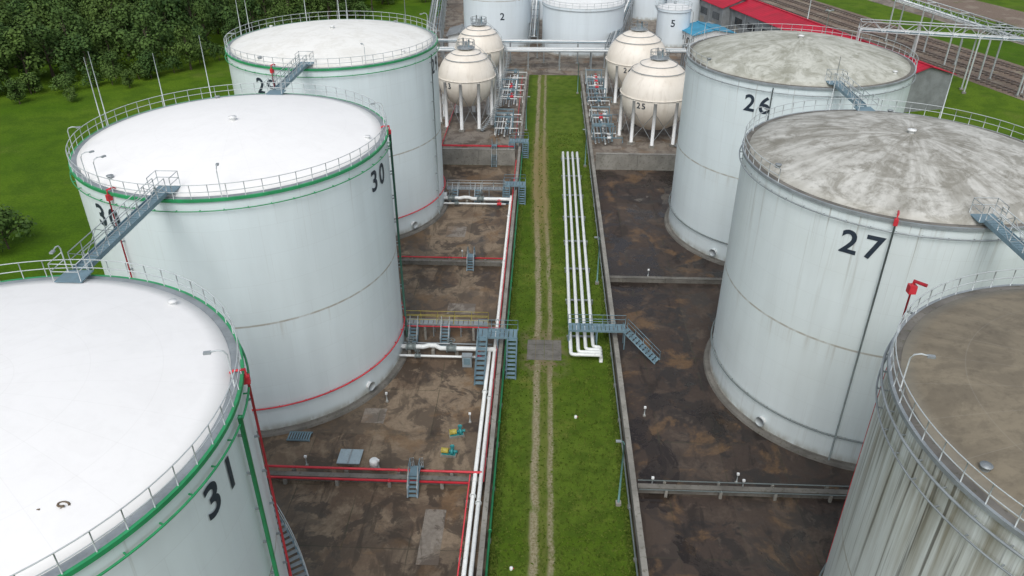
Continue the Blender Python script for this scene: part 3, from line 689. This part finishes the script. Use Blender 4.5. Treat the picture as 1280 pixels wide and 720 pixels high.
def rack(p0,p1,z,w=2.4,n=None,pipes=5,mats=(WHITEP,STEEL,WHITEP,BLUEST,STEEL),sp=7.,depth=0.,mat=STEEL):
    p0=Vector((*p0,0));p1=Vector((*p1,0)); d=(p1-p0); L=d.length; d.normalize(); s_=Vector((d.y,-d.x,0)); a=math.atan2(d.y,d.x)
    e=empty('pipe_rack'); g=G(); n=max(1,round(L/sp)); Z=Vector((0,0,1))
    for k in range(n+1):
        q=p0+d*(L*k/n)
        for t in(-w/2,w/2):
            r=q+s_*t; g.box((r.x,r.y,z/2),(.24,.24,z),mat,a); g.box((r.x,r.y,.15),(.7,.7,.3),CONC,a)
        g.tube([q-s_*w/2+Z*(z-.1),q+s_*w/2+Z*(z-.1)],.12,mat,4)
        if depth: g.tube([q-s_*w/2+Z*(z+depth),q+s_*w/2+Z*(z+depth)],.1,mat,4); 
        if depth:
            for t in(-w/2,w/2): r=q+s_*t; g.tube([r+Z*z,r+Z*(z+depth)],.1,mat,4)
    for t in(-w/2,w/2):
        g.tube([p0+s_*t+Z*z,p1+s_*t+Z*z],.11,mat,4)
        if depth:
            g.tube([p0+s_*t+Z*(z+depth),p1+s_*t+Z*(z+depth)],.11,mat,4)
            m=max(2,round(L/depth/1.2))
            for k in range(m): g.tube([p0+s_*t+d*(L*k/m)+Z*(z+(depth if k%2 else 0)),p0+s_*t+d*(L*(k+1)/m)+Z*(z+(0 if k%2 else depth))],.07,mat,4)
    g.obj('steel_frame',e); g=G()
    for k in range(pipes):
        t=-w/2+.3+(w-.6)*k/max(1,pipes-1); g.tube([p0+s_*t+Z*(z+.2),p1+s_*t+Z*(z+.2)],.1+.05*(k%3),mats[k%len(mats)],7)
    g.obj('pipes',e)
rack((-44,167),(30,168.5),4.0,3.,pipes=6)
rack((-30,173),(22,173),4.5,2.2,pipes=4)
rack((14,168),(24,230),5,2.5,pipes=5)
rack((-2.8,176),(-2.8,235),5,2.,pipes=4)
rack((30,168.5),(58,182),5,2.5,pipes=5)
rack((-25,176),(-34,270),6,3.,pipes=5)
# ---------------------------------------------------------------- background tanks
SH_B=mat_shell('plain_tank_shell',.08,(.72,.80,.85))
def small_tank(x,y,R,h,rise,num=None,th=0,z=None):
    e=empty('storage_tank',(x,y,0)); g=G(); g.lathe([(R,.05),(R,h*.5),(R,h)],SH_B,72); g.obj('shell',e)
    g=G(); g.lathe([(R+.08,h)]+[(max(.02,R*(1-k/10)),h+.05+rise*(1-(1-k/10)**2)) for k in range(11)],WHITE,72,close_top=True); g.obj('domed_roof',e)
    g=G(); g.ring(R+.05,h+1.05,.045,RAILM,48,ts=4); g.ring(R+.05,h+.55,.04,RAILM,48,ts=4)
    for k in range(int(R*4)): a=2*PI*k/int(R*4); g.tube([((R+.05)*math.cos(a),(R+.05)*math.sin(a),h),((R+.05)*math.cos(a),(R+.05)*math.sin(a),h+1.05)],.035,RAILM,4)
    g.lathe([(R+.5,0),(R+.4,.25),(R,.28)],CONC,48); g.ring(R+.15,h-.6,.06,STEEL,48)
    g.lathe([(.3,h+rise),(.3,h+rise+.6),(.02,h+rise+.8)],STEEL,12); g.obj('railing_and_fittings',e)
    g=G(); n=40
    for k in range(n):
        a=D(40)+D(120)*k/n; g.box(((R+.5)*math.cos(a),(R+.5)*math.sin(a),h*(k+1)/n),(.8,.35,.05),STEEL,a)
    g.tube([((R+.9)*math.cos(D(40)+D(120)*k/n),(R+.9)*math.sin(D(40)+D(120)*k/n),h*(k+1)/n+1) for k in range(n)],.04,RAILM,4); g.obj('spiral_stair',e)
    if num: g=G(); cyl_text(g,num,2.2,R,z or h-2,tank_angle(x,y,th)%(2*PI),NAVY,.03); g.obj('painted_number',e)
small_tank(-11.6,191,8.0,14.0,1.2,'2',8,7.6)
small_tank(8.6,187,9.4,10.6,1.9)
small_tank(-.2,222,6,13,1)
small_tank(28,222,5,12,1); small_tank(36.5,216,4.5,11,1); small_tank(23,240,7,13,1); small_tank(40,232,5,12,1)
small_tank(30.2,191,3.9,8.6,.7,'5',0,5.6)
small_tank(-16,226,7,13,1)

# ---------------------------------------------------------------- buildings
def shed(name,x,y,L,W,h,rz,roof,wallm,ridge=1.8,doors=5):
    e=empty(name,(x,y,0),rz)
    g=G(); g.box((0,0,h/2),(W,L,h),wallm); 
    g.add([(-W/2,-L/2,h),(W/2,-L/2,h),(0,-L/2,h+ridge),(-W/2,L/2,h),(W/2,L/2,h),(0,L/2,h+ridge)],[(0,1,2),(3,5,4)],wallm); g.obj('walls',e)
    g=G(); o=.5; t=.12; s_=ridge/(W/2)
    for sg in(-1,1):
        xo=sg*(W/2+o); zo=h-o*s_
        g.add([(0,-L/2-o,h+ridge+.1),(xo,-L/2-o,zo+.1),(xo,L/2+o,zo+.1),(0,L/2+o,h+ridge+.1),(0,-L/2-o,h+ridge+.1+t),(xo,-L/2-o,zo+.1+t),(xo,L/2+o,zo+.1+t),(0,L/2+o,h+ridge+.1+t)],[(0,1,2,3),(4,7,6,5),(0,4,5,1),(1,5,6,2),(2,6,7,3)],roof)
    g.box((0,0,h+ridge+.27),(.5,L+1,.1),roof); g.obj('roof',e)
    g=G()
    for k in range(doors):
        yy=-L/2+(k+.5)*L/doors
        for sg in(-1,1):
            g.box((sg*(W/2+.02),yy,h*.62),(.06,L/doors*.55,h*.25),GLASS); g.box((sg*(W/2+.03),yy+L/doors*.1,1.3),(.06,2.2,2.6),CONC)
    for k in range(doors+1): 
        for sg in(-1,1): g.box((sg*(W/2+.05),-L/2+k*L/doors,h/2),(.12,.25,h),STEEL)
    g.obj('windows_and_doors',e)
a_r=math.atan2(-51.4,15)+PI/2
shed('red_roof_warehouse',56.5,184,88,10.5,6.5,a_r,REDROOF,CLAD,1.6,14)
shed('red_roof_warehouse',43,222,40,10,6.5,a_r,REDROOF,CLAD,1.8,6)
shed('blue_roof_shed',37.5,188,8.5,10,4,a_r,BLUEROOF,WHITE,.9,2)
shed('pump_house',-20,186,8,5,3.5,0,CLAD,WHITE,.6,2)

# ---------------------------------------------------------------- railway
def railway():
    d=Vector((.305,-.952,0)); d.normalize(); s_=Vector((-d.y,d.x,0))
    rz=math.atan2(d.y,d.x)
    base=Vector((80,205,0))
    g=G()
    def quad(off,w,z,mat,L0=-260,L1=260):
        c=base+s_*off; vs=[c+d*L0-s_*w/2,c+d*L1-s_*w/2,c+d*L1+s_*w/2,c+d*L0+s_*w/2]
        g.add([(v.x,v.y,z) for v in vs],[(0,1,2,3)],mat)
    quad(4,20,.02,BALLAST); g.obj('ballast_bed')
    for k,off in enumerate((-3.5,1.5,6.5,11)):
        g=G(); c=base+s_*off
        for q in(-.75,.75):
            m=c+s_*q; g.box((m.x,m.y,.22),(500,.12,.16),RAILST,rz)
        for t in range(-170,170):
            m=c+d*(t*1.4); g.box((m.x,m.y,.09),(.3,2.5,.12),SLEEP,rz)
        g.obj('railway_track')
railway()
g=G(); d=Vector((.305,-.952,0)).normalized(); s2=Vector((-d.y,d.x,0)); b=Vector((80,205,0))+s2*33
vs=[b-d*260-s2*3.5,b+d*260-s2*3.5,b+d*260+s2*3.5,b-d*260+s2*3.5]
g.add([(v.x,v.y,.016) for v in vs],[(0,1,2,3)],PAV_G); g.obj('road')
g=G(); b=Vector((80,205,0))+s2*52
vs=[b-d*260-s2*9,b+d*260-s2*9,b+d*260+s2*9,b-d*260+s2*9]
g.add([(v.x,v.y,.016) for v in vs],[(0,1,2,3)],BALLAST); g.obj('gravel_yard')
rack((62,160),(93,152),10.5,2.6,pipes=4,depth=1.8,sp=10,mat=RAILM)
rack((93,152),(84,196),9.5,2.6,pipes=4,depth=1.6,sp=11,mat=RAILM)
rack((67,152),(63,168),5.5,5,pipes=3,sp=4)
rack((72,160),(64,186),4.5,4,pipes=4,sp=4)
def lamp_mast(x,y,h):
    g=G(); g.tube([(x,y,0),(x,y,h)],.16,RAILM,8,r2=.07); g.box((x,y,.2),(.8,.8,.4),CONC); g.box((x,y,h),(1.4,.2,.12),RAILM)
    for k in(-.5,.5): g.box((x+k,y-.1,h+.15),(.4,.25,.3),STEEL)
    g.obj('floodlight_mast')
for q in ((52,150,16),(88,130,14),(66,205,15),(-30,170,14),(-46,176,13),(-50,200,13),(100,118,12)): lamp_mast(*q)

# ---------------------------------------------------------------- trees
def tree_mesh(seed,H,W,leafn,ls):
    r=random.Random(seed); g=G()
    th=H*.42; lean=Vector((r.uniform(-.4,.4),r.uniform(-.4,.4),0))
    top=Vector((0,0,H*.8))+lean
    g.tube([(0,0,0),lean*.3+Vector((0,0,th*.6)),top],.028*H,BARK,6,r2=.03)
    cl=[]
    nc=13
    for k in range(nc):
        a=r.uniform(0,2*PI); t=r.random(); z=H*(.28+.62*t); rr=W*.5*math.sin(PI*min(1,.22+.72*t))*r.uniform(.35,.95)
        c=Vector((rr*math.cos(a),rr*math.sin(a),z)); cl.append((c,W*r.uniform(.17,.29)))
        if k<8: g.tube([lean*.5+Vector((0,0,min(z*.65,H*.6))),c*.6+Vector((0,0,z*.35)),c],.009*H,BARK,4,r2=.02)
    cl.append((top,W*.24))
    for k in range(leafn):
        c,R=cl[r.randrange(len(cl))]
        v=Vector((r.gauss(0,1),r.gauss(0,1),r.gauss(0,1))).normalized()
        q=c+v*R*(r.random()**.35)
        q.z=max(q.z,.4)
        s_=ls*r.uniform(.55,1.25)
        nrm=(v+Vector((r.uniform(-.6,.6),r.uniform(-.6,.6),r.uniform(-.1,.9)))).normalized()
        u=nrm.cross(Vector((r.uniform(-1,1),r.uniform(-1,1),r.uniform(-1,1)))).normalized(); w=nrm.cross(u)
        pts=[q+u*s_*.5,q+(u*.1+w*.5)*s_,q-u*s_*.5+w*.1*s_,q-(u*.05+w*.45)*s_]
        g.add(pts,[(0,1,2,3)],LEAF)
    me=bpy.data.meshes.new('tree'); me.from_pydata(g.v,[],g.f); me.polygons.foreach_set('material_index',g.mi)
    for m in g.mats: me.materials.append(m)
    me.update(); return me
TM=[tree_mesh(k,h,w,1700,.62) for k,(h,w) in enumerate(((12,9),(14,10),(10,9),(13,8),(8.5,8),(15,9)))]
BM=[tree_mesh(40+k,3.6,4.6,700,.38) for k in range(2)]
def inst(me,x,y,s,parent,name='tree',sz=None):
    o=bpy.data.objects.new(name,me); sc.collection.objects.link(o); o.location=(x,y,0); o.rotation_euler=(0,0,random.uniform(0,6.28)); o.scale=(s,s,sz or s*random.uniform(.85,1.15))
    if parent: o.parent=parent
    return o
forest=empty('forest')
EP=[(-400,128),(-150,136),(-111,142),(-92,150),(-80,162),(-70,180),(-60,203),(-49,228),(-40,255),(-25,285),(60,330)]
def edge(x):
    for (x0,y0),(x1,y1) in zip(EP,EP[1:]):
        if x0<=x<=x1: return y0+(y1-y0)*(x-x0)/(x1-x0)
    return 999
x=-235
while x<30:
    y=edge(x)+random.uniform(-2,5)
    ymax=edge(x)+120
    row=0
    while y<min(ymax,330):
        if random.random()<.92:
            s_=random.uniform(.55,1.1)*(.75 if row==0 else 1)
            inst(random.choice(TM),x+random.uniform(-2.5,2.5),y+random.uniform(-2.5,2.5),s_,forest,'forest_tree')
        y+=random.uniform(5.,7.); row+=1
    x+=5.8
x=-200
while x<-42:
    inst(random.choice(BM),x,edge(x)-2+random.uniform(-2,2),random.uniform(.6,1.2),forest,'forest_shrub'); x+=random.uniform(2.0,5)
for (x,y,s_) in ((-124,132,.62),(-99,139,.5),(-83,150,.4),(-66,166,.45),(-58,186,.4),(-90,141,.35)):
    inst(TM[4],x,y,s_,None,'broadleaf_tree')
for (x,y,s_) in ((-66,82,1.3),(-69,85,1.0),(-68,80,.7),(-50,215,1.3),(-36,240,1.2),(120,150,1.4),(132,170,1.6),(112,200,1.2)):
    inst(BM[0],x,y,s_,None,'shrub')

# ---------------------------------------------------------------- light and camera
w=bpy.data.worlds.new('World'); sc.world=w; w.use_nodes=True; nt=w.node_tree
sky=nt.nodes.new('ShaderNodeTexSky'); sky.sky_type='NISHITA'; sky.sun_disc=False
EL,AZ=math.radians(52),math.radians(190)
sky.sun_elevation=EL; sky.sun_rotation=AZ; sky.dust_density=3.; sky.air_density=1.2; sky.ozone_density=1.
hs=nt.nodes.new('ShaderNodeHueSaturation'); hs.inputs['Saturation'].default_value=.42
nt.links.new(sky.outputs[0],hs.inputs['Color']); bg=nt.nodes['Background']; nt.links.new(hs.outputs[0],bg.inputs[0]); bg.inputs[1].default_value=.15
ld=bpy.data.lights.new('sun','SUN'); ld.energy=1.3; ld.angle=math.radians(30); ld.color=(1,.98,.95)
lo=bpy.data.objects.new('sun',ld); sc.collection.objects.link(lo)
sd=Vector((math.sin(AZ)*math.cos(EL),math.cos(AZ)*math.cos(EL),math.sin(EL)))
lo.rotation_euler=sd.to_track_quat('Z','Y').to_euler()
cd=bpy.data.cameras.new('camera'); cam=bpy.data.objects.new('camera',cd); sc.collection.objects.link(cam); sc.camera=cam
cd.sensor_width=36; cd.lens=36*964.2/1280; cd.clip_start=.5; cd.clip_end=6000
cam.location=(0,0,45); cam.rotation_euler=(PI/2-.539,0,.0424)
sc.view_settings.view_transform='Standard'; sc.view_settings.look='None'; sc.view_settings.exposure=0; sc.view_settings.gamma=1
